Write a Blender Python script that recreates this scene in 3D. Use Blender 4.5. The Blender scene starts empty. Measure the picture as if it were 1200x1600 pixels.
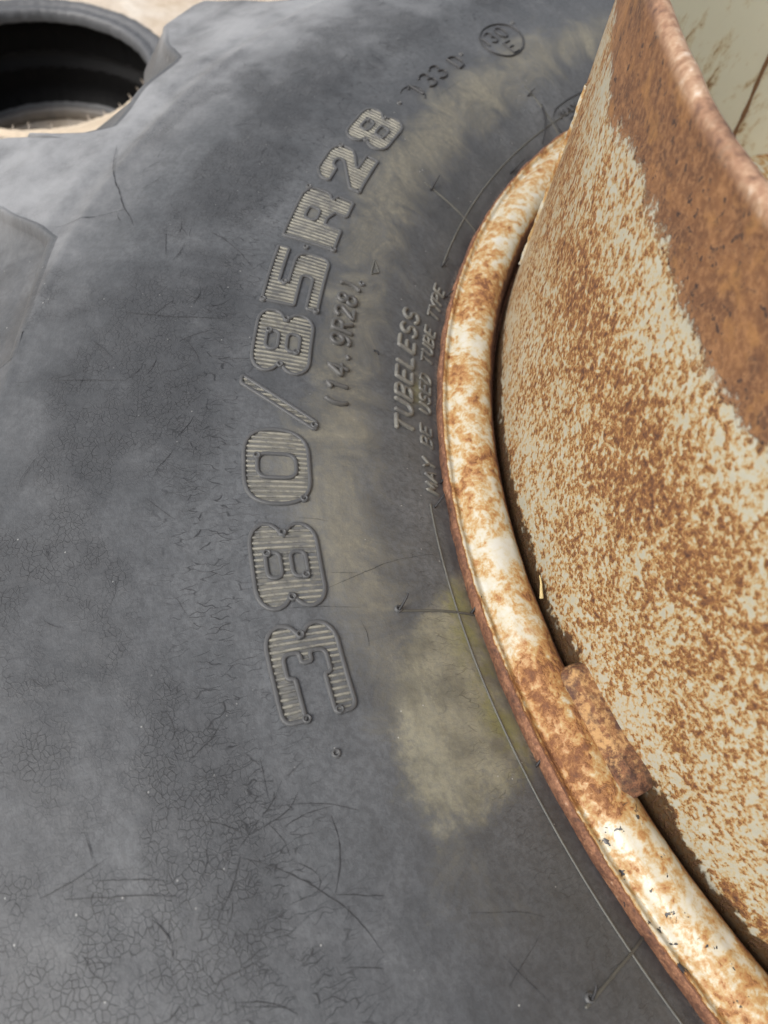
import bpy, bmesh, math, random
import numpy as np
from mathutils import Matrix, Vector

random.seed(7); np.random.seed(7)
scene = bpy.context.scene
D = math.radians
Z0 = 0.361                      # height of the rim edge above the ground (wheel lies flat)

# ------------------------------------------------------------------ camera
cam_d = bpy.data.cameras.new('camera'); cam = bpy.data.objects.new('camera', cam_d)
scene.collection.objects.link(cam); scene.camera = cam
cam_d.sensor_fit = 'VERTICAL'; cam_d.sensor_height = 36.0; cam_d.lens = 27.0
cam_d.clip_start = 0.01; cam_d.clip_end = 200
cam.matrix_world = Matrix(((0.45336458, -0.7720387, 0.44544001, 0.0),
                           (0.88523874, 0.33170642, -0.32607242, -0.4939),
                           (0.10398521, 0.54215044, 0.83382251, 0.2684 + Z0),
                           (0, 0, 0, 1)))
cam_d.dof.use_dof = True; cam_d.dof.focus_distance = 0.285; cam_d.dof.aperture_fstop = 13.0

# ------------------------------------------------------------------ sky and sun (bright overcast)
SUN_EL, SUN_AZ = 50.0, -86.0    # azimuth of the direction TOWARDS the sun, degrees from +x
world = bpy.data.worlds.new('World'); scene.world = world; world.use_nodes = True
wn = world.node_tree; wn.nodes.clear()
sky = wn.nodes.new('ShaderNodeTexSky'); sky.sky_type = 'NISHITA'; sky.sun_disc = False
sky.sun_elevation = D(SUN_EL); sky.sun_rotation = D(90 - SUN_AZ)
sky.air_density = 1.0; sky.dust_density = 6.0; sky.ozone_density = 1.0
hs = wn.nodes.new('ShaderNodeHueSaturation'); hs.inputs['Saturation'].default_value = 0.38
bg = wn.nodes.new('ShaderNodeBackground'); bg.inputs['Strength'].default_value = 0.15
wo = wn.nodes.new('ShaderNodeOutputWorld')
wn.links.new(sky.outputs[0], hs.inputs['Color']); wn.links.new(hs.outputs[0], bg.inputs['Color'])
wn.links.new(bg.outputs[0], wo.inputs['Surface'])
sun_d = bpy.data.lights.new('sun', 'SUN'); sun_d.energy = 0.85; sun_d.angle = D(20); sun_d.color = (1, .98, .955)
sun = bpy.data.objects.new('sun', sun_d); scene.collection.objects.link(sun)
sdir = Vector((math.cos(D(SUN_EL)) * math.cos(D(SUN_AZ)), math.cos(D(SUN_EL)) * math.sin(D(SUN_AZ)), math.sin(D(SUN_EL))))
sun.rotation_euler = sdir.to_track_quat('Z', 'Y').to_euler()
vs = scene.view_settings
vs.view_transform = 'Standard'; vs.look = 'None'; vs.gamma = 1.0; vs.use_curve_mapping = False
vs.exposure = 0.58

# ------------------------------------------------------------------ helpers
COL = scene.collection
def link(name, me, mat=None, parent=None):
    o = bpy.data.objects.new(name, me); COL.objects.link(o)
    if mat is not None: me.materials.append(mat)
    if parent is not None: o.parent = parent
    return o
def tag(o, label=None, cat=None, group=None, kind=None):
    if label: o['label'] = label
    if cat: o['category'] = cat
    if group: o['group'] = group
    if kind: o['kind'] = kind
    return o
def mesh_grid(name, V, closed_u=False, closed_v=False, smooth=True):
    """V: (nu, nv, 3) array -> quad mesh"""
    nu, nv = V.shape[:2]
    iu = np.arange(nu if closed_u else nu - 1); iv = np.arange(nv if closed_v else nv - 1)
    A, B = np.meshgrid(iu, iv, indexing='ij'); A = A.ravel(); B = B.ravel()
    A1 = (A + 1) % nu; B1 = (B + 1) % nv
    F = np.stack([A * nv + B, A1 * nv + B, A1 * nv + B1, A * nv + B1], 1).astype(np.int32)
    me = bpy.data.meshes.new(name)
    me.vertices.add(nu * nv); me.vertices.foreach_set('co', V.reshape(-1).astype(np.float32))
    me.loops.add(F.size); me.loops.foreach_set('vertex_index', F.ravel())
    me.polygons.add(len(F)); me.polygons.foreach_set('loop_start', np.arange(0, F.size, 4, dtype=np.int32))
    me.polygons.foreach_set('use_smooth', np.full(len(F), smooth))
    me.update(); me.validate()
    return me
def mesh_py(name, vs_, fs_, smooth=True):
    me = bpy.data.meshes.new(name); me.from_pydata([tuple(map(float, v)) for v in vs_], [], fs_)
    if smooth: me.polygons.foreach_set('use_smooth', np.full(len(me.polygons), True))
    me.update(); return me
def lathe(name, prof, th, wob=None, closed=False):
    """prof list of (r,z); th angles in degrees; wob(theta array, r, z, k) -> dr, dz"""
    prof = np.array(prof, float); t = np.radians(np.asarray(th, float))
    r = np.repeat(prof[None, :, 0], len(t), 0); z = np.repeat(prof[None, :, 1], len(t), 0)
    if wob is not None:
        dr, dz = wob(np.repeat(np.asarray(th)[:, None], prof.shape[0], 1), r, z); r = r + dr; z = z + dz
    V = np.stack([r * np.cos(t)[:, None], r * np.sin(t)[:, None], z], 2)
    return mesh_grid(name, V, closed_u=closed)
def smooth_prof(pts, n):
    """Catmull-Rom through the points, n samples per span"""
    P = np.array(pts, float); P = np.vstack([2 * P[0] - P[1], P, 2 * P[-1] - P[-2]]); out = []
    for i in range(1, len(P) - 2):
        p0, p1, p2, p3 = P[i - 1:i + 3]
        for k in range(n):
            t = k / n
            out.append(.5 * ((2 * p1) + (p2 - p0) * t + (2 * p0 - 5 * p1 + 4 * p2 - p3) * t * t + (3 * p1 - p0 - 3 * p2 + p3) * t ** 3))
    out.append(P[-2]); return np.array(out)
def vnoise(x, seed, per=None):
    """smooth 1-D value noise"""
    rs = np.random.RandomState(seed); tab = rs.rand(4096) * 2 - 1
    i = np.floor(x).astype(int); f = x - i; f = f * f * (3 - 2 * f)
    return tab[i % 4096] * (1 - f) + tab[(i + 1) % 4096] * f
def vnoise2(x, y, seed):
    rs = np.random.RandomState(seed); tab = rs.rand(256, 256) * 2 - 1
    i = np.floor(x).astype(int); j = np.floor(y).astype(int); f = x - i; g = y - j
    f = f * f * (3 - 2 * f); g = g * g * (3 - 2 * g)
    a = tab[i % 256, j % 256]; b = tab[(i + 1) % 256, j % 256]; c = tab[i % 256, (j + 1) % 256]; d = tab[(i + 1) % 256, (j + 1) % 256]
    return (a * (1 - f) + b * f) * (1 - g) + (c * (1 - f) + d * f) * g
def sstep(a, b, x):
    t = np.clip((x - a) / (b - a), 0, 1); return t * t * (3 - 2 * t)

# ------------------------------------------------------------------ material node helper
class NT:
    def __init__(s, name):
        s.m = bpy.data.materials.new(name); s.m.use_nodes = True; s.t = s.m.node_tree; s.t.nodes.clear()
        s.out = s.n('ShaderNodeOutputMaterial'); s.b = s.n('ShaderNodeBsdfPrincipled'); s.l(s.b.outputs[0], s.out.inputs[0])
        s.co = s.n('ShaderNodeTexCoord').outputs['Object']; s.dim = '3D'
    def n(s, t): return s.t.nodes.new(t)
    def l(s, a, b): s.t.links.new(a, b)
    def put(s, sock, v):
        if hasattr(v, 'is_linked') or isinstance(v, bpy.types.NodeSocket): s.l(v, sock)
        elif isinstance(v, (tuple, list)) and len(v) == 3 and sock.type == 'RGBA': sock.default_value = (*v, 1)
        else: sock.default_value = v
    def noise(s, scale, detail=4, rough=.55, dist=0, vec=None, color=False):
        n = s.n('ShaderNodeTexNoise'); n.noise_dimensions = s.dim; n.inputs['Scale'].default_value = scale; n.inputs['Detail'].default_value = detail
        n.inputs['Roughness'].default_value = rough; n.inputs['Distortion'].default_value = dist
        s.l(vec if vec is not None else s.co, n.inputs['Vector']); return n.outputs[1 if color else 0]
    def voro(s, scale, feature='DISTANCE_TO_EDGE', vec=None, rnd=1.0):
        n = s.n('ShaderNodeTexVoronoi'); n.voronoi_dimensions = s.dim; n.feature = feature; n.inputs['Scale'].default_value = scale
        n.inputs['Randomness'].default_value = rnd
        s.l(vec if vec is not None else s.co, n.inputs['Vector']); return n.outputs['Distance']
    def math(s, op, a, b=0.0, c=0.0, clamp=False):
        n = s.n('ShaderNodeMath'); n.operation = op; n.use_clamp = clamp
        for i, v in enumerate((a, b, c)): s.put(n.inputs[i], v)
        return n.outputs[0]
    def vmath(s, op, a, b):
        n = s.n('ShaderNodeVectorMath'); n.operation = op; s.put(n.inputs[0], a); s.put(n.inputs[1], b); return n.outputs[0]
    def scaled(s, k):
        n = s.n('ShaderNodeVectorMath'); n.operation = 'MULTIPLY'; s.l(s.co, n.inputs[0]); n.inputs[1].default_value = k; return n.outputs[0]
    def warp(s, amt, scale, vec=None, detail=2):
        c = s.noise(scale, detail, color=True, vec=vec)
        d = s.vmath('SUBTRACT', c, (.5, .5, .5)); n = s.n('ShaderNodeVectorMath'); n.operation = 'SCALE'
        s.l(d, n.inputs[0]); n.inputs['Scale'].default_value = amt
        return s.vmath('ADD', vec if vec is not None else s.co, n.outputs[0])
    def step(s, v, a, b, lo=0.0, hi=1.0):
        n = s.n('ShaderNodeMapRange'); n.interpolation_type = 'SMOOTHSTEP'; s.put(n.inputs[0], v)
        n.inputs[1].default_value = a; n.inputs[2].default_value = b; n.inputs[3].default_value = lo; n.inputs[4].default_value = hi
        return n.outputs[0]
    def ramp(s, v, stops):
        n = s.n('ShaderNodeValToRGB'); s.l(v, n.inputs[0]); e = n.color_ramp.elements
        while len(e) < len(stops): e.new(.5)
        for i, (p, c) in enumerate(stops): e[i].position = p; e[i].color = (*c, 1)
        return n.outputs[0]
    def mix(s, f, a, b, blend='MIX'):
        n = s.n('ShaderNodeMix'); n.data_type = 'RGBA'; n.blend_type = blend
        s.put(n.inputs[0], f); s.put(n.inputs[6], a); s.put(n.inputs[7], b); return n.outputs[2]
    def attr(s, name):
        n = s.n('ShaderNodeAttribute'); n.attribute_name = name; return n.outputs['Fac']
    def sep(s, axis):
        n = s.n('ShaderNodeSeparateXYZ'); s.l(s.co, n.inputs[0]); return n.outputs[axis]
    def bump(s, h, strength=.5, dist=.001, prev=None):
        n = s.n('ShaderNodeBump'); n.inputs['Strength'].default_value = strength; n.inputs['Distance'].default_value = dist
        s.l(h, n.inputs['Height'])
        if prev is not None: s.l(prev, n.inputs['Normal'])
        return n.outputs[0]
    def done(s, color, rough, normal=None, spec=.5, metal=None):
        s.put(s.b.inputs['Base Color'], color); s.put(s.b.inputs['Roughness'], rough); s.put(s.b.inputs['Specular IOR Level'], spec)
        if normal is not None: s.l(normal, s.b.inputs['Normal'])
        if metal is not None: s.put(s.b.inputs['Metallic'], metal)
        return s.m

# ------------------------------------------------------------------ materials
def mat_rubber():
    s = NT('weathered_rubber'); s.co = s.n('ShaderNodeUVMap').outputs[0]; s.dim = '2D'
    big = s.noise(6, 3, .55, .1); mid = s.noise(46, 5, .66, .15); fine = s.noise(420, 3, .7); gate = s.noise(150, 2, .5); pn = s.noise(19, 3, .6)
    base = s.ramp(big, [(.36, (.054, .058, .062)), (.48, (.071, .076, .081)), (.58, (.091, .097, .102)), (.70, (.120, .127, .133))])
    base = s.mix(.38, base, s.ramp(mid, [(.30, (.050, .052, .054)), (.52, (.078, .080, .084)), (.72, (.128, .131, .135))]))
    base = s.mix(s.step(fine, .38, .62, .0, .34), base, (.034, .035, .037))          # grain of perished rubber
    # chalky bloom plus sky sheen painted into the shoulder colour
    ch = s.math('MULTIPLY', s.attr('bloom_sheen'), s.step(s.math('ADD', s.math('MULTIPLY', big, .6), s.math('MULTIPLY', mid, .45)), .34, .66, .25, 1))
    base = s.mix(s.math('MULTIPLY', ch, .8), base, (.29, .295, .30))
    # dust settled between lettering and rim
    dn = s.math('ADD', s.math('MULTIPLY', s.noise(30, 5, .72, .8), 1.05), s.math('MULTIPLY', fine, .22))
    dust = s.math('MULTIPLY', s.step(s.math('ADD', dn, s.math('SUBTRACT', s.attr('dust'), .62)), .34, 1.10), .85)
    base = s.mix(dust, base, s.mix(fine, (.14, .133, .105), (.27, .25, .185)))
    # khaki algae crust with its own border
    an = s.noise(60, 5, .70, 0)
    al = s.step(s.math('ADD', s.attr('algae'), s.math('ADD', s.math('MULTIPLY', s.math('SUBTRACT', an, .5), .8), s.math('MULTIPLY', s.math('SUBTRACT', fine, .5), .25))), .26, .74)
    alc = s.mix(s.step(mid, .32, .66), (.145, .140, .108), (.265, .252, .185))
    yel = s.math('MULTIPLY', s.attr('yellow'), s.step(an, .38, .62, 0, .75))
    alc = s.mix(yel, alc, (.20, .195, .055))
    base = s.mix(s.math('MULTIPLY', al, s.step(fine, .25, .65, .62, .92)), base, alc)
    # fine light specks
    sp = s.math('MULTIPLY', s.step(s.voro(60, 'F1'), .020, .010), s.step(pn, .50, .58))
    base = s.mix(s.math('MULTIPLY', sp, .6), base, (.55, .55, .52))
    # crazing
    wn_ = s.warp(.0035, 190, detail=1)
    v1 = s.voro(520, vec=wn_); v2 = s.voro(170, vec=wn_)
    ck = s.attr('crack'); m1 = s.math('MULTIPLY', ck, s.step(s.math('ADD', pn, s.math('MULTIPLY', s.attr('oil'), .30)), .42, .66)); g1 = s.step(gate, .28, .52)
    c1 = s.math('MULTIPLY', s.step(v1, .095, .012), s.math('MULTIPLY', m1, g1))
    c2 = s.math('MULTIPLY', s.step(v2, .022, .004), s.math('MULTIPLY', ck, s.step(gate, .50, .60)))
    # slanted, mostly radial cracks in the belt just outside the lettering
    mp = s.n('ShaderNodeMapping'); s.l(wn_, mp.inputs[0]); mp.inputs['Rotation'].default_value = (0, 0, .62); mp.inputs['Scale'].default_value = (430, 90, 1)
    v4 = s.voro(1.0, vec=mp.outputs[0])
    c4 = s.math('MULTIPLY', s.step(v4, .065, .008), s.math('MULTIPLY', s.attr('slant'), s.step(gate, .42, .56)))
    cr = s.math('MAXIMUM', s.math('MULTIPLY', c1, .9), s.math('MAXIMUM', s.math('MULTIPLY', c2, .25), s.math('MULTIPLY', c4, .9)))
    # dark oily crackle patches
    base = s.mix(s.math('MULTIPLY', m1, .46), base, (.026, .027, .029))
    base = s.mix(s.math('MULTIPLY', cr, .85), base, (.009, .009, .010))
    # whitish mineral crust against the rim
    cst = s.math('MULTIPLY', s.attr('crust'), s.math('MULTIPLY', s.step(fine, .42, .60), s.step(pn, .42, .58)))
    base = s.mix(s.math('MULTIPLY', cst, .30), base, (.42, .39, .34))
    # relief
    wr = s.noise(1.0, 2, .6, vec=mp.outputs[0])
    h = s.math('ADD', s.math('MULTIPLY', s.noise(900, 3, .7), .45), s.math('MULTIPLY', wr, .30))
    h = s.math('SUBTRACT', h, s.math('MULTIPLY', cr, .22))
    nb = s.bump(h, .55, .00055)
    nb = s.bump(s.noise(65, 2, .55), .35, .0025, nb)
    ro = s.math('ADD', s.math('MULTIPLY', mid, .30), s.math('ADD', .42, s.math('MULTIPLY', dust, .3)))
    return s.done(base, ro, nb, .42)
def mat_letter(tan):
    s = NT('lettering_rubber')
    c = s.mix(s.noise(120, 4, .65), (.045, .046, .047), (.095, .096, .096))
    if tan > 0:
        c = s.mix(s.step(s.noise(160, 5, .7), .30, .62, .1 * tan, tan), c, (.26, .248, .20))
    return s.done(c, .52, s.bump(s.noise(700, 3, .6), .4, .0004), .5)
def rust_colors(s, vec_scale=1.0):
    a = s.noise(95 * vec_scale, 6, .7, .4)
    return s.ramp(a, [(.30, (.055, .024, .016)), (.44, (.125, .052, .026)), (.57, (.235, .105, .042)), (.72, (.36, .19, .085))])
def mat_flange():
    s = NT('chipped_cream_rim_paint')
    hv = s.noise(24, 5, .7, .8); sp = s.noise(210, 4, .7, .3); fn = s.noise(620, 3, .7); md = s.noise(75, 4, .68, .5)
    paint = s.mix(md, (.40, .38, .31), (.50, .49, .44))
    edge = s.attr('edge')
    mott = s.math('ADD', s.math('MULTIPLY', hv, .50), s.math('ADD', s.math('MULTIPLY', sp, .42), s.math('MULTIPLY', md, .36)))
    mott = s.math('ADD', mott, s.math('ADD', s.math('MULTIPLY', fn, .14), s.math('MULTIPLY', edge, .35)))
    halo = s.step(mott, .64, .76); core = s.step(mott, .76, .86)
    col = s.ramp(mott, [(.585, (.46, .45, .40)), (.67, (.44, .395, .29)), (.722, (.38, .25, .105)), (.775, (.30, .140, .045)), (.84, (.175, .072, .028)), (.94, (.080, .034, .019))])
    col = s.mix(s.step(md, .45, .30, 0, .5), col, s.mix(.35, col, paint))
    # bare rusty outer edge
    ed = s.step(s.math('ADD', edge, s.math('MULTIPLY', s.math('SUBTRACT', sp, .5), .5)), .58, .72)
    edc = s.ramp(s.math('ADD', s.math('MULTIPLY', md, .55), s.math('MULTIPLY', fn, .5)), [(.36, (.050, .025, .018)), (.50, (.14, .062, .034)), (.62, (.26, .125, .065)), (.72, (.44, .30, .20))])
    col = s.mix(ed, col, edc)
    # chips down to black metal
    chip = s.math('MULTIPLY', s.step(s.noise(170, 3, .72, .5), .640, .665), s.attr("chips"))
    col = s.mix(chip, col, (.022, .022, .026))
    rust = s.math('MAXIMUM', core, ed)
    h = s.math('ADD', s.math('MULTIPLY', rust, s.math('ADD', fn, .2)), s.math('ADD', s.math('MULTIPLY', chip, -.5), s.math('MULTIPLY', sp, .15)))
    return s.done(col, s.math('ADD', .36, s.math('ADD', s.math('MULTIPLY', halo, .2), s.math('MULTIPLY', rust, .30))), s.bump(h, .7, .0007), .5)
def mat_drum():
    s = NT('rust_speckled_cream_paint')
    sv = s.scaled((1, 1, .75)); clump = s.noise(15, 4, .65); sp = s.noise(300, 3, .62, .2, vec=sv); sp2 = s.noise(75, 4, .66, .2); fn = s.noise(640, 3, .62, vec=sv)
    paint = s.mix(s.step(sp2, .3, .7), (.345, .330, .26), (.41, .405, .335))
    paint = s.mix(s.step(clump, .52, .66, 0, .5), paint, (.39, .40, .365))
    low = s.attr('damp')                               # seam with the rim where water stood
    lo = s.math('SUBTRACT', s.math('ADD', s.math('MULTIPLY', sp2, .28), s.math('MULTIPLY', clump, .16)), .22)
    lo = s.math('ADD', lo, s.math('SUBTRACT', s.attr('spotty'), .5))
    m = s.math('ADD', s.math('ADD', s.math('MULTIPLY', fn, .62), s.math('MULTIPLY', sp, .42)), s.math('SUBTRACT', lo, .02))
    st = s.ramp(m, [(.42, (.385, .370, .300)), (.485, (.38, .330, .215)), (.530, (.35, .225, .095)), (.575, (.285, .138, .046)), (.635, (.165, .070, .026)), (.73, (.065, .028, .016))])
    col = s.mix(s.step(m, .41, .475), paint, st); core = s.step(m, .53, .63)
    # solid rust collar towards the top
    cl = s.step(s.math('ADD', s.attr('collar'), s.math('ADD', s.math('MULTIPLY', s.math('SUBTRACT', sp2, .5), .7), s.math('MULTIPLY', s.math('SUBTRACT', fn, .5), .5))), .44, .58)
    a = s.noise(48, 5, .72, .6)
    rc = s.ramp(a, [(.28, (.055, .028, .018)), (.44, (.105, .048, .023)), (.58, (.175, .082, .034)), (.72, (.28, .15, .068))])
    rc = s.mix(s.math('MULTIPLY', s.step(fn, .42, .66), .65), rc, (.28, .145, .065)); rc = s.mix(s.step(s.math('ADD', s.math('MULTIPLY', sp, .5), s.math('MULTIPLY', fn, .5)), .545, .62), rc, (.036, .020, .016))
    rc = s.mix(s.math('MULTIPLY', s.step(sp2, .52, .68), .6), rc, (.29, .145, .050))
    col = s.mix(cl, col, rc)
    # worn bare lip
    lp = s.attr('lip'); lc = s.ramp(s.math('ADD', s.math('MULTIPLY', sp2, .6), s.math('MULTIPLY', sp, .45)), [(.38, (.10, .055, .04)), (.50, (.25, .14, .085)), (.60, (.36, .24, .155)), (.70, (.54, .46, .39))])
    col = s.mix(s.math('MULTIPLY', lp, s.step(a, .30, .52, .55, 1.0)), col, lc)
    # dark damp rust at the bottom
    dk = s.step(s.math('ADD', low, s.math('MULTIPLY', s.math('ADD', s.math('SUBTRACT', sp, .5), s.math('SUBTRACT', sp2, .5)), 1.3)), .40, .72)
    col = s.mix(s.math('MULTIPLY', dk, .92), col, s.mix(fn, (.022, .012, .007), (.085, .042, .016)))
    rust = s.math('MAXIMUM', core, cl)
    h = s.math('ADD', s.math('MULTIPLY', rust, s.math('ADD', fn, s.math('MULTIPLY', sp, .8))), s.math('MULTIPLY', sp2, .2))
    return s.done(col, s.math('ADD', .36, s.math('MULTIPLY', rust, .40)), s.bump(h, .6, .0006), .45)
def mat_inner():
    s = NT('cream_paint_inside')
    paint = s.mix(s.noise(9, 4, .6), (.64, .62, .47), (.74, .725, .58))
    m = s.math('ADD', s.math('MULTIPLY', s.noise(70, 5, .7), .6), s.math('MULTIPLY', s.noise(14, 3), .45))
    halo = s.step(m, .545, .65); core = s.step(m, .61, .67)
    col = s.mix(s.math('MULTIPLY', halo, .6), paint, (.46, .31, .11)); col = s.mix(core, col, (.20, .10, .04))
    return s.done(col, .4, s.bump(s.noise(90, 4), .3, .001), .45)
def mat_solid_rust(name='flaking_rust'):
    s = NT(name)
    c = rust_colors(s, 1.6); c = s.mix(s.step(s.noise(260, 5, .75), .42, .58), c, (.44, .26, .11)); c = s.mix(s.step(s.noise(70, 4, .7), .50, .66), c, (.085, .040, .030))
    dk = s.step(s.math('ADD', s.attr('scale'), s.math('MULTIPLY', s.math('SUBTRACT', s.noise(190, 5, .75), .5), 2.6)), .38, .80, 0, .9)
    c = s.mix(dk, c, s.mix(s.step(s.noise(360, 4, .75), .38, .66), (.040, .018, .013), (.20, .088, .042)))
    return s.done(c, .7, s.bump(s.noise(420, 6, .78), .9, .0012), .4)
def mat_ground():
    s = NT('dusty_concrete')
    c = s.ramp(s.noise(3.2, 6, .65, .4), [(.34, (.27, .19, .12)), (.46, (.39, .31, .23)), (.55, (.46, .40, .33)), (.66, (.60, .58, .54))])
    c = s.mix(.35, c, s.ramp(s.noise(45, 5, .7), [(.3, (.36, .27, .18)), (.7, (.72, .64, .52))]))
    return s.done(c, .9, s.bump(s.noise(140, 5, .7), .5, .004), .3)
def mat_small_tyre():
    s = NT('dusty_small_tyre_rubber')
    c = s.mix(s.noise(40, 5, .7), (.055, .057, .060), (.115, .117, .12)); cav = s.attr('cavity_shade'); c = s.mix(cav, c, (.006, .006, .006))  # hollow of the tyre coloured near black to stand in for its shade
    d = s.math('MULTIPLY', s.attr('dust'), s.step(s.noise(75, 5, .7), .18, .45)); c = s.mix(d, c, (.52, .43, .32))
    return s.done(c, s.math('ADD', .45, s.math('MULTIPLY', d, .4)), s.bump(s.noise(130, 5, .7), .5, .002), s.math('SUBTRACT', .5, s.math('MULTIPLY', cav, .45)))
def mat_plain(name, c1, c2, scale=200, rough=.6):
    s = NT(name); return s.done(s.mix(s.noise(scale, 4, .65), c1, c2), rough, s.bump(s.noise(scale * 3, 3), .4, .0005))

M_DRK2 = mat_plain('scuffed_lettering_rubber', (.042, .042, .043), (.105, .103, .094), 160, .5); M_RUB = mat_rubber(); M_LET = mat_letter(0); M_RIB = mat_letter(.85); M_DRK = mat_plain('dark_lettering_rubber', (.020, .020, .021), (.042, .042, .043), 160, .5); M_SML = M_DRK2; M_TUB = mat_letter(.38)
M_FLG = mat_flange(); M_DRM = mat_drum(); M_INN = mat_inner(); M_RST = mat_solid_rust(); M_GRD = mat_ground(); M_ST = mat_small_tyre()
M_HAIR = mat_plain('dark_rubber_hair', (.010, .010, .011), (.028, .028, .030)); M_PALE = mat_plain('dusty_rubber_hair', (.25, .21, .17), (.42, .36, .29))
M_CRK = mat_plain('open_crack', (.010, .010, .011), (.030, .030, .032)); M_STRAW = mat_plain('dry_straw', (.34, .25, .10), (.50, .40, .19))
M_LINE = mat_plain('mould_line_rubber', (.050, .051, .050), (.115, .112, .092), 130); M_CAVE = mat_plain('shade_black_liner', (.004, .004, .004), (.008, .008, .008), 90, 1.0)  # liner colour is near black: shade of the hollow painted in
M_WELD = mat_plain('rusty_seam', (.10, .05, .025), (.27, .14, .06), 260, .7)

# ------------------------------------------------------------------ the setting
n = 60
gx = np.linspace(-1, 1, n); gx = np.sign(gx) * np.abs(gx) ** 2.2 * 40
GX, GY = np.meshgrid(gx, gx, indexing='ij')
g = link('ground', mesh_grid('ground', np.stack([GX, GY, np.zeros_like(GX)], 2)), M_GRD); tag(g, 'pale dusty tan ground under the tyres', kind='structure')

# ------------------------------------------------------------------ the big tyre: surface definition (local: z=0 at the rim edge, axis = z)
RP = np.array([.375, .380, .385, .395, .41, .43, .446, .471, .5, .53, .56, .595, .62, .65, .68])
ZP = np.array([-.016, -.010, -.0045, .0035, .012, .021, .026, .029, .030, .0275, .0220, .0135, .0075, .0010, -.006])
RS = np.linspace(.375, .68, 1200)
def _pchip(x, y, q):
    h = np.diff(x); d = np.diff(y) / h; m = np.zeros_like(y); m[0] = d[0]; m[-1] = d[-1]
    for i in range(1, len(x) - 1):
        m[i] = 0 if d[i - 1] * d[i] <= 0 else (h[i - 1] + h[i]) * 3 / ((2 * h[i] + h[i - 1]) / d[i - 1] + (h[i] + 2 * h[i - 1]) / d[i])
    k = np.clip(np.searchsorted(x, q) - 1, 0, len(h) - 1); t = (q - x[k]) / h[k]
    return (2*t**3-3*t**2+1)*y[k] + (t**3-2*t**2+t)*h[k]*m[k] + (-2*t**3+3*t**2)*y[k+1] + (t**3-t**2)*h[k]*m[k+1]
ZS = _pchip(RP, ZP, RS); ker = np.ones(41) / 41
ZS = np.concatenate([ZS[:20], np.convolve(ZS, ker, 'valid'), ZS[-20:]])
ZS = ZS + .0009 * np.exp(-((RS - .569) / .0030) ** 2) - .0016 * np.exp(-((RS - .579) / .0060) ** 2)   # shallow shoulder crease
DZ = np.gradient(ZS, RS)
def surf(th, r, h=0.0):
    """theta (deg), radius, height above the rubber along its normal -> xyz"""
    th = np.asarray(th, float); r = np.asarray(r, float)
    z = np.interp(r, RS, ZS); s_ = np.interp(r, RS, DZ); k = 1 / np.sqrt(1 + s_ * s_)
    rr = r - h * s_ * k; zz = z + h * k; t = np.radians(th)
    return np.stack([rr * np.cos(t), rr * np.sin(t), zz + 0 * t], -1)

# ---- lettering layout (all in metres; x along the reading direction = -theta, y outwards)
def roundpoly(pts, rad, seg=5, closed=True):
    P = [np.array(p[:2], float) for p in pts]; R_ = [(p[2] if len(p) > 2 else rad) for p in pts]; out = []
    n_ = len(P)
    for i in range(n_):
        if not closed and i in (0, n_ - 1): out.append(P[i]); continue
        a, b, c = P[i - 1], P[i], P[(i + 1) % n_]
        u = a - b; v = c - b; lu, lv = np.linalg.norm(u), np.linalg.norm(v); u /= lu; v /= lv
        ang = math.acos(max(-1, min(1, float(u @ v)))); d = min(R_[i] / max(math.tan(ang / 2), 1e-3), lu * .5, lv * .5)
        p, q = b + u * d, b + v * d
        for k in range(seg + 1):
            t = k / seg; out.append((1 - t) ** 2 * p + 2 * t * (1 - t) * b + t * t * q)
    return np.array(out)
def resample(P, step, closed):
    P = np.array(P); Q = np.vstack([P, P[:1]]) if closed else P
    d = np.linalg.norm(np.diff(Q, axis=0), axis=1); s_ = np.concatenate([[0], np.cumsum(d)])
    n_ = max(4, int(round(s_[-1] / step))); t = np.linspace(0, s_[-1], n_ + 1)
    if closed: t = t[:-1]
    return np.stack([np.interp(t, s_, Q[:, 0]), np.interp(t, s_, Q[:, 1])], 1)
def ridge(P, w, h, to3d, closed, sink=.0004, crown=(.55, .9, 1, .9, .55)):
    """half-round raised bead along a plane path -> verts, faces"""
    P = np.array(P)
    if closed: T = np.roll(P, -1, 0) - np.roll(P, 1, 0)
    else: T = np.gradient(P, axis=0)
    T /= np.maximum(np.linalg.norm(T, axis=1, keepdims=True), 1e-9); N = np.stack([-T[:, 1], T[:, 0]], 1)
    off = np.array([-.5, -.46, -.3, 0, .3, .46, .5]); hh = np.array([-sink / h, crown[0], crown[1], crown[2], crown[3], crown[4], -sink / h])
    if not closed:                     # rounded ends
        P = np.vstack([P[0] - T[0] * w * .45, P[0] - T[0] * w * .25, P, P[-1] + T[-1] * w * .25, P[-1] + T[-1] * w * .45])
        N = np.vstack([N[:1], N[:1], N, N[-1:], N[-1:]]); sc = np.ones(len(P)); sc[[0, -1]] = .35; sc[[1, -2]] = .85
    else: sc = np.ones(len(P))
    XY = P[:, None, :] + N[:, None, :] * (off[None, :, None] * w * sc[:, None, None])
    Hh = hh[None, :] * h * np.where(hh[None, :] > 0, (sc[:, None]) ** .5, 1)
    V = to3d(XY[..., 0], XY[..., 1], Hh); nu, nv = V.shape[:2]
    F = []
    for i in range(nu if closed else nu - 1):
        for j in range(nv - 1): F.append((i * nv + j, ((i + 1) % nu) * nv + j, ((i + 1) % nu) * nv + j + 1, i * nv + j + 1))
    if not closed: F.append(tuple(range(nv))); F.append(tuple((nu - 1) * nv + j for j in reversed(range(nv))))
    return V.reshape(-1, 3), F
def merge(parts):
    V = []; F = []; k = 0
    for v, f in parts: V.extend(v); F.extend([tuple(i + k for i in q) for q in f]); k += len(v)
    return V, F
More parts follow.
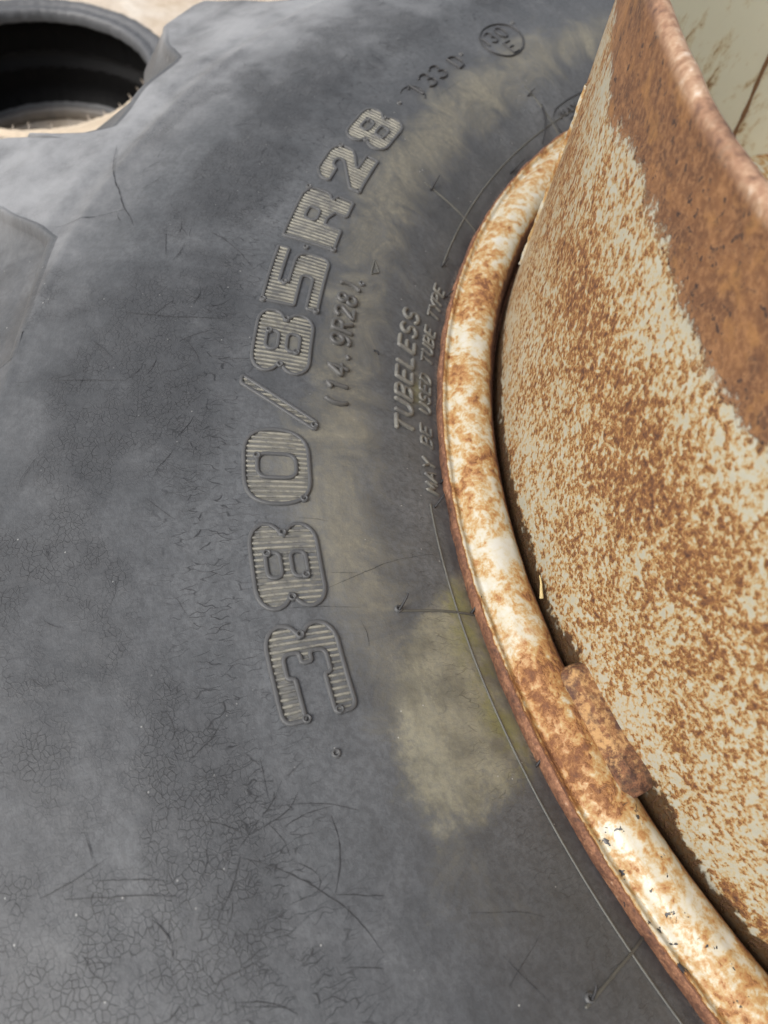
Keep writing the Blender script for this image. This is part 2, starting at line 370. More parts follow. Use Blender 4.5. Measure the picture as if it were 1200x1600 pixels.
def pip(cx, cy, rad, h, to3d):
    a = np.linspace(0, 2 * np.pi, 14, endpoint=False); V = []; F = []
    rings = [(1.15, -.0003), (1.0, h * .9), (.75, h * 1.15), (.5, h * .8), (.38, h * .1)]
    for k, (q, hh) in enumerate(rings): V.append(to3d(cx + np.cos(a) * rad * q, cy + np.sin(a) * rad * q, np.full(14, hh)))
    V.append(to3d(np.array([cx]), np.array([cy]), np.array([0.0001]))); V = np.vstack(V)
    for k in range(4):
        for i in range(14): F.append((k * 14 + i, k * 14 + (i + 1) % 14, (k + 1) * 14 + (i + 1) % 14, (k + 1) * 14 + i))
    for i in range(14): F.append((56 + i, 56 + (i + 1) % 14, 70))
    return V, F
RB, RH = .4462, .0248            # baseline radius and height of the large figures
c8u = [(.35, .58), (.65, .58), (.65, .79), (.35, .79)]; c8l = [(.35, .21), (.65, .21), (.65, .43), (.35, .43)]
def lobe(cx, cy, rx, ry, a0, a1, n_=9):
    t = np.radians(np.linspace(a0, a1, n_)); return [(cx + rx * math.cos(k), cy + ry * math.sin(k), .0002) for k in t]
R_SIDE = lobe(.77, .745, .23, .24, 88, -72) + [(.868, .5, .0004)] + lobe(.77, .255, .23, .24, 72, -88)
L_SIDE = [(1 - x, 1 - y, r) for x, y, r in R_SIDE]
G8 = (R_SIDE + L_SIDE, [c8u, c8l], [(.115, .5), (.885, .5), (.64, .76), (.36, .25)])
GLY = {
 '8': G8,
 '0': ([(0, 0, .0120), (0, 1, .0120), (1, 1, .0120), (1, 0, .0120)], [[(.34, .20), (.34, .80), (.66, .80), (.66, .20)]], [(.07, .12), (.62, .80)]),
 '3': ([(.0, .70, .0012), (.0, .985)] + R_SIDE + [(0, .015), (0, .30, .0012), (.43, .30, .0012), (.43, .21, .003), (.69, .21, .003), (.69, .43, .0015), (.575, .43, .0008), (.575, .57, .0008), (.69, .57, .0015), (.69, .80, .003), (.43, .80, .003), (.43, .70, .0012)], [], [(.01, .69), (.02, .25), (.88, .5)]),
 '5': ([(0, 0, .0012), (.75, 0, .006), (1, 0, .008), (1, .62, .008), (.36, .62, .004), (.36, .79, .001), (1, .79, .001), (1, 1, .001), (0, 1, .001), (0, .42, .001), (.58, .42, .0025), (.58, .20, .0025), (0, .20, .001)], [], [(0, .02), (.0, .98), (.37, .69)]),
 'R': ([(0, 0, .001), (0, 1, .001), (.82, 1, .007), (1, .9, .006), (1, .50, .004), (.86, .40, .001), (1, .34, .002), (1, 0, .001), (.68, 0, .001), (.68, .24, .002), (.52, .34, .001), (.40, .34, .001), (.40, 0, .001)], [[(.40, .52), (.40, .76), (.64, .76), (.64, .52)]], [(.01, .01), (.98, .95)]),
 '2': ([(.0, .66, .001), (0, .84, .004), (.2, 1, .006), (.8, 1, .007), (1, .86, .005), (1, .60, .004), (.84, .46, .003), (.50, .27, .001), (1, .27, .001), (1, 0, .001), (0, 0, .001), (0, .20, .001), (.60, .58, .002), (.66, .66, .002), (.60, .77, .0025), (.42, .77, .0025), (.36, .66, .001)], [], [(.02, .02), (.97, .86)]),
 '/': ([(-.16, -.14, .0012), (.06, -.14, .0012), (1.0, 1.10, .0012), (.80, 1.10, .0012)], [], [(-.04, -.11)]),
}
BIG = [('3', -98.45, -102.55), ('8', -103.35, -107.6), ('0', -108.7, -113.1), ('/', -113.75, -116.45), ('8', -116.95, -121.4), ('5', -122.05, -126.6), ('R', -127.6, -132.65), ('2', -133.85, -137.75), ('8', -138.85, -142.95)]
def inpoly(px, py, poly):
    ins = np.zeros(np.shape(px), bool); x0, y0 = poly[-1]
    for x1, y1 in poly:
        c = ((y1 > py) != (y0 > py)); 
        with np.errstate(divide='ignore', invalid='ignore'):
            ins ^= c & (px < (x0 - x1) * (py - y1) / (y0 - y1 + 1e-15) + x1)
        x0, y0 = x1, y1
    return ins

OIL = [(-131, .511, 3.0, .016, 1), (-148, .531, 5, .014, .8), (-119.5, .518, 2.2, .014, 1), (-116, .543, 2.0, .012, .6), (-115, .498, 2.0, .018, .7), (-111, .525, 2.2, .02, .7), (-95.2, .498, 2.0, .014, 1), (-92.5, .508, 2, .02, .6), (-100.5, .545, 2.0, .012, .6), (-103.5, .517, 2.0, .015, .5)]
# ---- tyre mesh
th_f = np.arange(-188, -62, .14); th = np.concatenate([th_f, np.arange(-62, 172 - .5, 1.0)])
phi = np.mod(-134.2 - th, 18.0)                   # degrees past the steep side of each lug
jit = np.floor((-134.2 - th) / 18.0)
r_edge = np.interp(phi, [0, .6, 1.4, 9.5, 11.2, 13.2, 16.6, 17.5, 18], [.640, .608, .595, .604, .628, .646, .655, .654, .640]) + .0015 * vnoise(th * .35 + 50, 5)
lugm = sstep(10.0, 13.5, phi) * (1 - sstep(17.3, 18, phi)) + (1 - sstep(0, .9, phi))
r_edge = r_edge - .026 * (1 - lugm) * (jit == -1)
t1 = np.concatenate([np.linspace(.379, .50, 110), np.linspace(.50, .57, 50)[1:]])
q = np.linspace(0, 1, 50)[1:]
rows_r = [np.repeat(t1[None], len(th), 0)]
rin = .57 + (r_edge - .57)[:, None] * q[None]; rows_r.append(rin)
RR = np.concatenate(rows_r, 1); ZZ = np.interp(RR, RS, ZS)
# rounding off and flank down to the middle of the tread
ze = np.interp(r_edge, RS, ZS); sl = np.interp(r_edge, RS, DZ)
a = np.linspace(0, 1, 14)[1:]; rad = .0065 - .002 * lugm
fr = r_edge[:, None] + rad[:, None] * np.sin(a * 1.25)[None] * .95
fz = ze[:, None] - rad[:, None] * (1 - np.cos(a * 1.45))[None] * 1.2 + sl[:, None] * rad[:, None] * np.sin(a * 1.25)[None]
rm = np.where(True, .634 + .046 * lugm, 0)
b = np.linspace(0, 1, 14)[1:]
rmid = .647 + .021 * lugm; zmid = np.full_like(rmid, -.031); b1 = np.linspace(0, 1, 9)[1:]
gr1 = fr[:, -1:] + (rmid[:, None] - fr[:, -1:]) * b1[None]; gz1 = fz[:, -1:] + (zmid[:, None] - fz[:, -1:]) * b1[None]
gr2 = rmid[:, None] + (rm - .0 - rmid + .016 * (1 - lugm))[:, None] * b[None]; gz2 = zmid[:, None] + (-.165 - zmid[:, None]) * b[None]
gr = np.concatenate([gr1, gr2], 1); gz = np.concatenate([gz1, gz2], 1)
HR = np.concatenate([RR, fr, gr], 1); HZ = np.concatenate([ZZ, fz, gz], 1)
# gentle unevenness of old rubber
HZ = HZ + .0012 * vnoise2(np.repeat(th[:, None], HR.shape[1], 1) * .28 + 300, HR * 45, 3) * sstep(.48, .56, HR) * (HZ > -.03)
low = HR[:, ::-6][:, 1:]; lowz = -.33 - HZ[:, ::-6][:, 1:]
LR = np.concatenate([HR, low], 1); LZ = np.concatenate([HZ, lowz], 1)
T = np.radians(th)[:, None]
V = np.stack([LR * np.cos(T), LR * np.sin(T), LZ], 2)
me = mesh_grid('tractor_tyre', V, closed_u=True)
tyre = link('tractor_tyre', me, M_RUB); tyre.location = (0, 0, Z0)
tag(tyre, 'large weathered black tractor tyre lying flat with raised 380/85R28 lettering', 'tyre')
TH = np.repeat(th[:, None], LR.shape[1], 1); top = (LZ > -.10)
def setattr_(me_, name, arr):
    at = me_.attributes.new(name, 'FLOAT', 'POINT'); at.data.foreach_set('value', np.ascontiguousarray(arr, dtype=np.float32).ravel())
dust = .55 * np.exp(-((LR - .432) / .022) ** 2) + .12
dust *= (.55 + .45 * sstep(-92, -104, TH)); dust += .10 * np.exp(-((TH + 150) / 12) ** 2) * np.exp(-((LR - .432) / .02) ** 2)
dust += .16 * np.exp(-((TH + 106) / 9) ** 2) * np.exp(-((LR - .44) / .018) ** 2)
dust *= top
let = np.zeros_like(LR)
for ch, ta, tb in BIG:
    x = (ta - TH) / (ta - tb); y = (LR - RB) / RH; w_ = abs(tb - ta) * math.pi / 180 * .4585
    sel = (x > -.3) & (x < 1.3) & (y > -.3) & (y < 1.3) & top
    o_, holes, _ = GLY[ch]; P = roundpoly([(p[0] * w_, p[1] * RH) + tuple(p[2:]) for p in o_], .0072)
    ins = inpoly(x[sel] * w_, y[sel] * RH, P); let[sel] = np.maximum(let[sel], ins)
setattr_(me, 'dust', np.clip(np.maximum(dust, let * .58), 0, 1))
ap = np.array([(-107.5, .380), (-106.0, .388), (-104.3, .397), (-102.75, .4115), (-101.3, .4190), (-99.6, .4275), (-98.0, .433), (-96.3, .437), (-94.2, .4420), (-92.4, .437), (-92.2, .420), (-92.6, .405), (-93.4, .396), (-94.0, .380)])
px, py = TH * .0073, LR; pol_ = np.stack([ap[:, 0] * .0073, ap[:, 1]], 1)
sel = (TH > -112) & (TH < -88) & (LR < .46) & top
dist = np.full(LR.shape, 1.0); sx, sy = px[sel], py[sel]; dm = np.full(sx.shape, 9.0)
for i in range(len(pol_)):
    p0, p1 = pol_[i - 1], pol_[i]; e = p1 - p0; t = np.clip(((sx - p0[0]) * e[0] + (sy - p0[1]) * e[1]) / (e @ e), 0, 1)
    dm = np.minimum(dm, np.hypot(sx - p0[0] - t * e[0], sy - p0[1] - t * e[1]))
sg = np.where(inpoly(sx, sy, pol_), 1, -1) * dm
alg = np.zeros_like(LR); alg[sel] = np.clip(.5 + sg / .018, 0, 1) * (1 - .38 * sstep(-97.5, -92.5, TH[sel])); setattr_(me, 'algae', alg)
yl = np.exp(-((LR - .3945) / .008) ** 2) * sstep(-88, -96, TH) * (1 - sstep(-103, -108, TH)) + .8 * np.exp(-((LR - .400) / .006) ** 2) * np.exp(-((TH + 120) / 2.5) ** 2)
setattr_(me, 'yellow', np.clip(yl, 0, 1))
# a second small algae fleck beside the small print
alg2 = .62 * np.exp(-((LR - .398) / .008) ** 2 - ((TH + 119.5) / 2.2) ** 2); me.attributes['algae'].data.foreach_set('value', np.maximum(alg, alg2).astype(np.float32).ravel())
crack = sstep(.468, .492, LR) * (1 - .75 * sstep(.55, .59, LR)) * top; setattr_(me, 'crack', crack)
oil = sum(a_ * np.exp(-((TH - t_) / wt) ** 2 - ((LR - r_) / wr_) ** 2) for t_, r_, wt, wr_, a_ in OIL) * top; setattr_(me, 'oil', np.clip(oil, 0, 1))
slant = (np.exp(-((LR - .485) / .020) ** 2) + .5 * np.exp(-((LR - .405) / .012) ** 2)) * top; setattr_(me, 'slant', np.clip(slant, 0, 1))
bloom_sheen = sstep(.535, .60, LR) * (.35 + .65 * sstep(-112, -128, TH)) + .35 * sstep(-128, -150, TH) * sstep(.47, .54, LR); setattr_(me, 'bloom_sheen', np.clip(bloom_sheen, 0, 1) * sstep(-.012, .0, LZ) * (1 - .9 * (LR > r_edge[:, None] - .002) * (1 - lugm)[:, None]))
setattr_(me, 'crust', sstep(.3892, .3874, LR) * top)
uvl = me.uv_layers.new(name='UVMap'); li = np.empty(len(me.loops), np.int32); me.loops.foreach_get('vertex_index', li)
U = np.stack([(TH * math.pi / 180 * .458).ravel(), LR.ravel()], 1)[li]; uvl.data.foreach_set('uv', U.astype(np.float32).ravel())

# ---- large figures: raised outline, radial ribs, moulding pips
def mapper(ta, tb, rb):
    def f(x, y, h): return surf(ta - np.degrees(np.asarray(x) / .4585), rb + np.asarray(y), h)
    return f
for ch, ta, tb in BIG:
    w_ = abs(tb - ta) * math.pi / 180 * .4585; to3 = mapper(ta, tb, RB)
    o_, holes, pips = GLY[ch]
    outer = roundpoly([(p[0] * w_, p[1] * RH) + tuple(p[2:]) for p in o_], .0072, 7)
    inn = [roundpoly([(p[0] * w_, p[1] * RH) for p in hpoly], .0042 if ch == '0' else .0026) for hpoly in holes]
    parts = []
    for P in [outer] + inn: parts.append(ridge(resample(P, .0008, True), .0016, .0010, to3, True, crown=(.78, 1, 1, 1, .78)))
    for cx, cy in pips: parts.append(pip(cx * w_, cy * RH, .0015, .0013, to3))
    v, f = merge(parts); lo = link('raised_figure', mesh_py('raised_figure', v, f), M_LET, tyre)
    nr = max(3, int(round(w_ / .0023))); xs = (np.arange(nr + 4) - 1.5) * .0023
    for x in xs:
        ys = np.linspace(-.004, RH + .004, 300); ins = inpoly(np.full_like(ys, x), ys, outer)
        for P in inn: ins &= ~inpoly(np.full_like(ys, x), ys, P)
        k = 0
        while k < 300:
            if ins[k]:
                k1 = k
                while k1 + 1 < 300 and ins[k1 + 1]: k1 += 1
                if ys[k1] - ys[k] > .0016:
                    nn = max(3, int((ys[k1] - ys[k]) / .0022)); path = np.stack([np.full(nn, x) + np.random.randn() * .00006, np.linspace(ys[k] + .0004, ys[k1] - .0004, nn)], 1)
                    v, f = ridge(path, .00108, .00062 + .00010 * random.random(), to3, False, crown=(.45, .85, 1, .85, .45)); link('rib', mesh_py('rib', v, f), M_RIB, lo)
                k = k1 + 1
            else: k += 1

# ---- small raised print: single-stroke characters (unit cell, y up)
def arc(cx, cy, rx, ry, a0, a1, n_=10):
    t = np.radians(np.linspace(a0, a1, n_)); return [(cx + rx * math.cos(k), cy + ry * math.sin(k)) for k in t]
FONT = {
 '(': [arc(.75, .5, .5, .62, 125, 235)], ')': [arc(.25, .5, .5, .62, 55, -55)],
 '1': [[(.2, .8), (.5, 1), (.5, 0)]], '.': [[(.45, .0), (.55, .05)]],
 '2': [arc(.5, .72, .42, .28, 160, -20) + [(.1, 0), (.92, 0)]],
 '3': [arc(.46, .76, .40, .24, 150, -80) + arc(.46, .27, .44, .27, 80, -150)],
 '4': [[(.72, 0), (.72, 1), (.05, .3), (.98, .3)]],
 '8': [arc(.5, .76, .36, .24, 0, 360, 16), arc(.5, .26, .43, .26, 0, 360, 16)],
 '9': [arc(.5, .68, .42, .32, 0, 360, 16), [(.92, .68), (.88, .3)] + arc(.5, .28, .40, .28, 0, -120, 6)],
 '0': [arc(.5, .5, .40, .5, 0, 360, 20)], 'O': [arc(.5, .5, .44, .5, 0, 360, 20)],
 'A': [[(0, 0), (.5, 1), (1, 0)], [(.2, .36), (.8, .36)]],
 'B': [[(.05, 0), (.05, 1), (.55, 1)] + arc(.55, .76, .34, .24, 90, -90, 8) + [(.05, .52)], [(.5, .52)] + arc(.55, .26, .40, .26, 90, -90, 8) + [(.05, 0)]],
 'D': [[(.05, 0), (.05, 1), (.45, 1)] + arc(.45, .5, .5, .5, 90, -90, 10) + [(.05, 0)]],
 'E': [[(.95, 1), (.05, 1), (.05, 0), (.95, 0)], [(.05, .52), (.8, .52)]],
 'L': [[(.05, 1), (.05, 0), (.9, 0)]], 'M': [[(0, 0), (.05, 1), (.5, .25), (.95, 1), (1, 0)]],
 'P': [[(.05, 0), (.05, 1), (.55, 1)] + arc(.55, .74, .38, .26, 90, -90, 8) + [(.05, .48)]],
 'R': [[(.05, 0), (.05, 1), (.55, 1)] + arc(.55, .75, .36, .25, 90, -90, 8) + [(.05, .5)], [(.5, .5), (.95, 0)]],
 'S': [arc(.5, .75, .40, .25, 30, 250, 10) + arc(.5, .26, .42, .26, 80, -150, 10)],
 'T': [[(0, 1), (1, 1)], [(.5, 1), (.5, 0)]], 'U': [[(.05, 1), (.05, .35)] + arc(.5, .35, .45, .35, 180, 360, 10) + [(.95, 1)]],
 'X': [[(0, 0), (1, 1)], [(0, 1), (1, 0)]], 'Y': [[(0, 1), (.5, .5), (1, 1)], [(.5, .5), (.5, 0)]],
}
def print_chars(chars, mat, w, h, name='raised_character'):
    """chars: (char, theta_start, theta_end, r_base, r_top[, shear])"""
    for c in chars:
        ch, ta, tb, rb, rt = c[:5]; sh = c[5] if len(c) > 5 else 0.0
        rm_ = (rb + rt) / 2; W = (ta - tb) * math.pi / 180 * rm_; H = rt - rb
        def to3(x, y, hh): return surf(ta - np.degrees(np.asarray(x) / rm_), rb + np.asarray(y), hh)
        parts = []
        for pl in FONT[ch]:
            P = np.array([((px_ + sh * (py_ - .5)) * W, py_ * H) for px_, py_ in pl])
            cl = np.linalg.norm(P[0] - P[-1]) < 1e-6
            if cl: parts.append(ridge(resample(P[:-1], max(.0004, w * .4), True), w, h, to3, True))
            else: parts.append(ridge(resample(P, max(.0004, w * .4), False), w, h, to3, False))
        v, f = merge(parts); link(name, mesh_py(name, v, f), mat, tyre)
def word(txt, ta, tb, rb, rt, fill=.74, sh=0.0, narrow={}):
    out = []; n_ = len(txt); st = (tb - ta) / n_
    for i, ch in enumerate(txt):
        if ch == ' ': continue
        a0 = ta + st * (i + (1 - fill) / 2); out.append((ch, a0, a0 + st * fill, rb, rt, sh))
    return out
print_chars(word('(14.9R28)', -115.2, -125.7, .4302, .4386, .72), M_SML, .0021, .0016)
print_chars(word('TUBELESS', -115.1, -126.3, .4000, .4075, .70, .15), M_TUB, .0019, .0014)
print_chars(word('MAY BE USED TUBE TYPE', -111.2, -130.4, .3905, .3957, .74, .1), M_TUB, .0012, .0010)
print_chars([('1', -146.6, -147.9, .4525, .4628), ('3', -148.4, -149.7, .4520, .4628), ('3', -150.0, -151.3, .4520, .4632), ('D', -152.5, -153.5, .4510, .4612)], M_DRK, .0011, .0013)
print_chars([('1', -157.1, -157.6, .4535, .4625), ('3', -157.85, -158.75, .4535, .4632), ('0', -159.1, -160.2, .4535, .4632), ('E', -158.6, -159.5, .4410, .4500)], M_DRK, .0009, .0011)
print_chars([('M', -158.5, -159.3, .3945, .3980), ('A', -159.5, -160.3, .3945, .3980), ('X', -160.5, -161.2, .3945, .3980), ('L', -162.2, -162.9, .3945, .3980), ('O', -163.1, -164.0, .3945, .3980), ('3', -159.6, -160.3, .3890, .3925), ('0', -160.5, -161.2, .3890, .3925)], M_DRK, .0008, .0008)
def arcline(pts, w, h, name, mat, closed=False, step=.0012):
    """raised line through (theta, r) points"""
    P = np.array([(-t * math.pi / 180 * .42, r) for t, r in pts])
    def to3(x, y, hh): return surf(-np.degrees(np.asarray(x) / .42), y, hh)
    v, f = ridge(resample(P, step, closed), w, h, to3, closed); return link(name, mesh_py(name, v, f), mat, tyre)
# oval plate around 130 E, box around the load text
arcline([(-159.0 + 2.25 * math.cos(k) * 1.0 - .25 * math.sin(k), .4535 + .0140 * math.sin(k)) for k in np.linspace(0, 2 * math.pi, 60, endpoint=False)], .0010, .0011, 'oval_border', M_DRK, True)
arcline([(-170, .4015), (-160.3, .4015), (-158.4, .4005), (-157.5, .3975), (-157.4, .392), (-157.6, .388)], .0008, .0006, 'plate_border', M_DRK)
# damaged bracket before the load index
arcline([(-146.6 + 1.1 * math.cos(k), .4565 + .0070 * math.sin(k)) for k in np.linspace(D(60), D(250), 20)], .0009, .0006, 'torn_bracket', M_DRK)
# concentric and radial mould lines
arcline([(t, .3952) for t in np.arange(-110.3, -60, 1.0)], .0008, .0005, 'mould_line', M_LINE)
arcline([(t, .3952) for t in np.arange(-132.6, -176, -1.0)], .0008, .0005, 'mould_line', M_LINE)
for k in range(20):
    t0 = -102.9 + 18.0 * k
    if k == 19: continue                           # the spoke at the lettering is only a pip
    arcline([(t0, .4205), (t0 - .1, .403), (t0 - .15, .384)], .0011, .0006, 'mould_spoke', M_LINE)
pips_ = [(-127.12, .4588), (-96.9, .4576), (-144.9, .4585), (-154.2, .459), (-125.9, .4295), (-103.0, .4209), (-85.04, .418), (-161.7, .462)]
for t0, r0 in pips_:
    def to3(x, y, hh, t0=t0, r0=r0): return surf(t0 - np.degrees(np.asarray(x) / r0), r0 + np.asarray(y), hh)
    v, f = pip(0, 0, .0014, .0009, to3); link('mould_pip', mesh_py('mould_pip', v, f), M_LET, tyre)
# small triangular scar
arcline([(-128.6, .4270), (-127.2, .4265), (-127.7, .4232)], .0007, .0006, 'rubber_scar', M_LINE, True, .0006)
# vent hairs
def tube(P, r0, r1, seg=7):
    P = np.array(P, float); T_ = np.gradient(P, axis=0); T_ /= np.linalg.norm(T_, axis=1, keepdims=True); V_ = []; F_ = []
    ref = np.array([.31, .52, .79]); n_ = len(P)
    for i in range(n_):
        u = np.cross(T_[i], ref); u /= np.linalg.norm(u); v = np.cross(T_[i], u); rr = r0 + (r1 - r0) * i / (n_ - 1)
        for k in range(seg): a_ = 2 * math.pi * k / seg; V_.append(P[i] + rr * (u * math.cos(a_) + v * math.sin(a_)))
    for i in range(n_ - 1):
        for k in range(seg): F_.append((i * seg + k, i * seg + (k + 1) % seg, (i + 1) * seg + (k + 1) % seg, (i + 1) * seg + k))
    F_.append(tuple(range(seg))); F_.append(tuple(reversed(range((n_ - 1) * seg, n_ * seg)))); return V_, F_
def hair(t0, r0, t1, r1_, h, bend=.0, rad=.00055, mat=None, par=None):
    k = np.linspace(0, 1, 8); tt = t0 + (t1 - t0) * k + bend * np.sin(k * math.pi); rr = r0 + (r1_ - r0) * k
    P = np.array([surf(a_, b_, -.0003 + h * math.sin(min(c_, 1) * 1.5)) for a_, b_, c_ in zip(tt, rr, k)])
    v, f = tube(P, rad, rad * .6); return link('vent_hair', mesh_py('vent_hair', v, f), mat or M_HAIR, par or tyre)
hair(-102.9, .4209, -103.5, .4190, .006); hair(-103.1, .3885, -103.9, .3870, .006); hair(-110.2, .3932, -110.9, .3915, .005)
hair(-120.9, .4185, -120.1, .4180, .004); hair(-138.6, .4164, -140.0, .4170, .004); hair(-132.4, .3955, -133.3, .3948, .003)
hair(-129.9, .3895, -130.7, .3880, .004); hair(-112.4, .3880, -113.0, .3865, .003); hair(-94.0, .3885, -94.4, .3870, .004)
hair(-156.3, .4148, -157.2, .4155, .003); hair(-148.0, .3900, -150.2, .3905, .004)
hair(-157.2, .4065, -153.6, .3900, .004, -.5, .0007); hair(-84.9, .418, -85.3, .4165, .004)

# open cracks and scratches: thin dark slits pressed into the rubber
SCR = [[(-133.69,0.582),(-132.41,0.5771),(-130.77,0.5693),(-129.37,0.5606),(-127.98,0.5516),(-127.15,0.5452),(-126.39,0.5406)],[(-126.43,0.5826),(-126.77,0.5725),(-127.12,0.5626),(-127.73,0.5495)],[(-126.54,0.5033),(-126.07,0.495),(-125.44,0.4875),(-124.33,0.4783)],[(-120.07,0.5269),(-119.96,0.5166),(-119.92,0.5027),(-120.23,0.4831)],[(-122.5,0.5),(-121.99,0.4981),(-121.43,0.498),(-121.0,0.4995)],[(-115.9,0.5641),(-115.43,0.5555),(-114.82,0.5466),(-114.35,0.5365)],[(-116.01,0.5639),(-115.91,0.5487),(-115.83,0.5356),(-115.75,0.5183)],[(-118.39,0.5393),(-117.76,0.5321),(-117.02,0.5259)],[(-118.46,0.4987),(-117.83,0.4943),(-116.9,0.4906)],[(-116.63,0.5136),(-116.24,0.5156),(-115.92,0.5177)],[(-117.16,0.5087),(-116.49,0.5095),(-116.04,0.5115)],[(-130.29,0.5032),(-129.04,0.5038),(-127.78,0.5072)],[(-127.14,0.5195),(-126.46,0.517),(-126.15,0.5141)],[(-126.32,0.5244),(-124.33,0.5191)],[(-125.46,0.5128),(-124.59,0.513),(-123.97,0.515)],[(-131.95,0.5052),(-131.99,0.4962)],[(-114.56,0.5318),(-114.18,0.5295),(-113.79,0.5225),(-113.35,0.5191)],[(-114.09,0.5121),(-113.7,0.5092),(-113.15,0.5074)],[(-113.71,0.4905),(-113.07,0.4925),(-112.45,0.4962)],[(-120.87,0.4924),(-121.24,0.4874),(-121.74,0.484)],[(-118.29,0.5011),(-118.73,0.4964),(-119.24,0.4895)],[(-116.29,0.5045),(-116.49,0.4996),(-116.82,0.4957)],[(-117.54,0.4861),(-117.65,0.4712)],[(-114.64,0.5611),(-113.75,0.5614),(-113.18,0.5598)],[(-114.44,0.5543),(-113.57,0.556),(-112.73,0.5582)],[(-127.52,0.5531),(-127.17,0.5516),(-126.76,0.5485)],[(-100.47,0.5059),(-99.92,0.5037),(-99.32,0.5033),(-98.89,0.5057)],[(-97.57,0.4802),(-96.97,0.4803),(-96.24,0.481)],[(-96.56,0.4758),(-95.93,0.4803),(-95.41,0.4865),(-94.86,0.4935)],[(-96.03,0.4717),(-95.53,0.4765),(-95.32,0.4819),(-95.19,0.4889)],[(-95.82,0.4806),(-95.49,0.4716),(-95.03,0.4628),(-94.63,0.4568)],[(-94.8,0.4651),(-93.98,0.4653),(-93.18,0.4674),(-92.4,0.4715)],[(-92.35,0.472),(-91.88,0.4633),(-91.62,0.4592)],[(-94.63,0.4932),(-93.92,0.4848),(-93.1,0.4777),(-92.07,0.4715),(-91.0,0.4676),(-90.05,0.4657)],[(-94.63,0.4932),(-94.13,0.4958),(-93.61,0.4995),(-93.21,0.5033)],[(-95.3,0.4829),(-94.68,0.4802),(-94.07,0.48)],[(-94.0,0.4807),(-93.43,0.4757),(-92.97,0.4743),(-92.67,0.4767),(-92.67,0.4848)],[(-93.96,0.5196),(-93.46,0.5169),(-93.02,0.5162),(-92.72,0.5174)],[(-95.71,0.5579),(-95.8,0.55),(-95.84,0.5403),(-96.13,0.5273)],[(-95.65,0.5326),(-95.3,0.5234),(-94.78,0.5129)],[(-95.48,0.5408),(-95.03,0.5301),(-94.29,0.5122)],[(-91.62,0.5114),(-91.59,0.5027),(-91.62,0.4928)],[(-90.95,0.5065),(-90.54,0.4991),(-90.21,0.495),(-89.8,0.492)],[(-90.24,0.4764),(-89.65,0.4672)],[(-93.64,0.4981),(-93.2,0.4991),(-92.86,0.502)],[(-96.28,0.5033),(-95.85,0.4958),(-95.22,0.4898)],[(-95.06,0.4787),(-95.14,0.4716),(-95.1,0.4637)],[(-97.1,0.5339),(-97.07,0.5323),(-96.7,0.5318),(-96.22,0.5316)],[(-99.21,0.4891),(-98.73,0.4929),(-98.26,0.4995)],[(-87.83,0.4208),(-87.43,0.4285),(-87.06,0.438)],[(-89.8,0.4391),(-89.3,0.4306),(-88.66,0.421),(-88.21,0.4167)],[(-88.03,0.4354),(-86.82,0.4323),(-85.85,0.4299)],[(-104.17,0.4452),(-104.92,0.4314),(-105.87,0.4153),(-106.75,0.3971)],[(-104.96,0.4433),(-104.97,0.4337)],[(-103.38,0.4629),(-103.28,0.4519),(-103.09,0.4352)],[(-102.43,0.4365),(-101.77,0.4354),(-101.14,0.4359)],[(-107.94,0.4519),(-107.81,0.4408)],[(-150.86,0.479),(-149.48,0.4675),(-148.54,0.4611)],[(-147.99,0.446),(-151.46,0.4446)]]
parts = []
rs = np.random.RandomState(3)
def slit(pl, w0):
    P = np.array([(-t * math.pi / 180 * .47, r) for t, r in pl])
    if len(P) > 2:
        C_ = smooth_prof(P, 8)
    else: C_ = P
    C_ = resample(C_, .0014, False)
    C_ = C_ + np.cumsum(rs.randn(*C_.shape) * .00010, 0) * np.sin(np.linspace(0, math.pi, len(C_)))[:, None]
    T_ = np.gradient(C_, axis=0); T_ /= np.linalg.norm(T_, axis=1, keepdims=True); N_ = np.stack([-T_[:, 1], T_[:, 0]], 1)
    w = w0 * (.25 + .75 * np.sin(np.linspace(.12, math.pi - .12, len(C_)))) * (1 + .35 * rs.randn(len(C_)))
    w = np.clip(w, w0 * .2, w0 * 1.6)
    A_ = C_ + N_ * w[:, None] / 2; B_ = C_ - N_ * w[:, None] / 2; V_ = []; F_ = []
    f3 = lambda p, h: surf(-np.degrees(p[:, 0] / .47), p[:, 1], h)
    V_ = np.stack([f3(A_, .00012), f3(C_, .00018), f3(B_, .00012)], 1).reshape(-1, 3)
    for i in range(len(C_) - 1): F_ += [(3 * i, 3 * i + 3, 3 * i + 4, 3 * i + 1), (3 * i + 1, 3 * i + 4, 3 * i + 5, 3 * i + 2)]
    return V_, F_
for i, pl in enumerate(SCR): parts.append(slit(pl, .00038 if i in (0, 2, 3, 31, 33, 37) else (.00013 if i > 48 else .00024)))
for k in range(70):                                # many short secondary cracks in the crazed belt
    t0 = rs.uniform(-165, -84); r0 = rs.uniform(.482, .555); a_ = rs.uniform(0, 6.28); L = rs.uniform(.005, .016); pl = [(t0, r0)]
    for _ in range(3):
        a_ += rs.randn() * .35; t0 += math.degrees(math.cos(a_) * L / 3 / .5); r0 += math.sin(a_) * L / 3; pl.append((t0, r0))
    parts.append(slit(pl, .00016))
v, f = merge(parts); so = link('surface_cracks', mesh_py('surface_cracks', v, f), M_CRK, tyre); tag(so, kind='stuff')

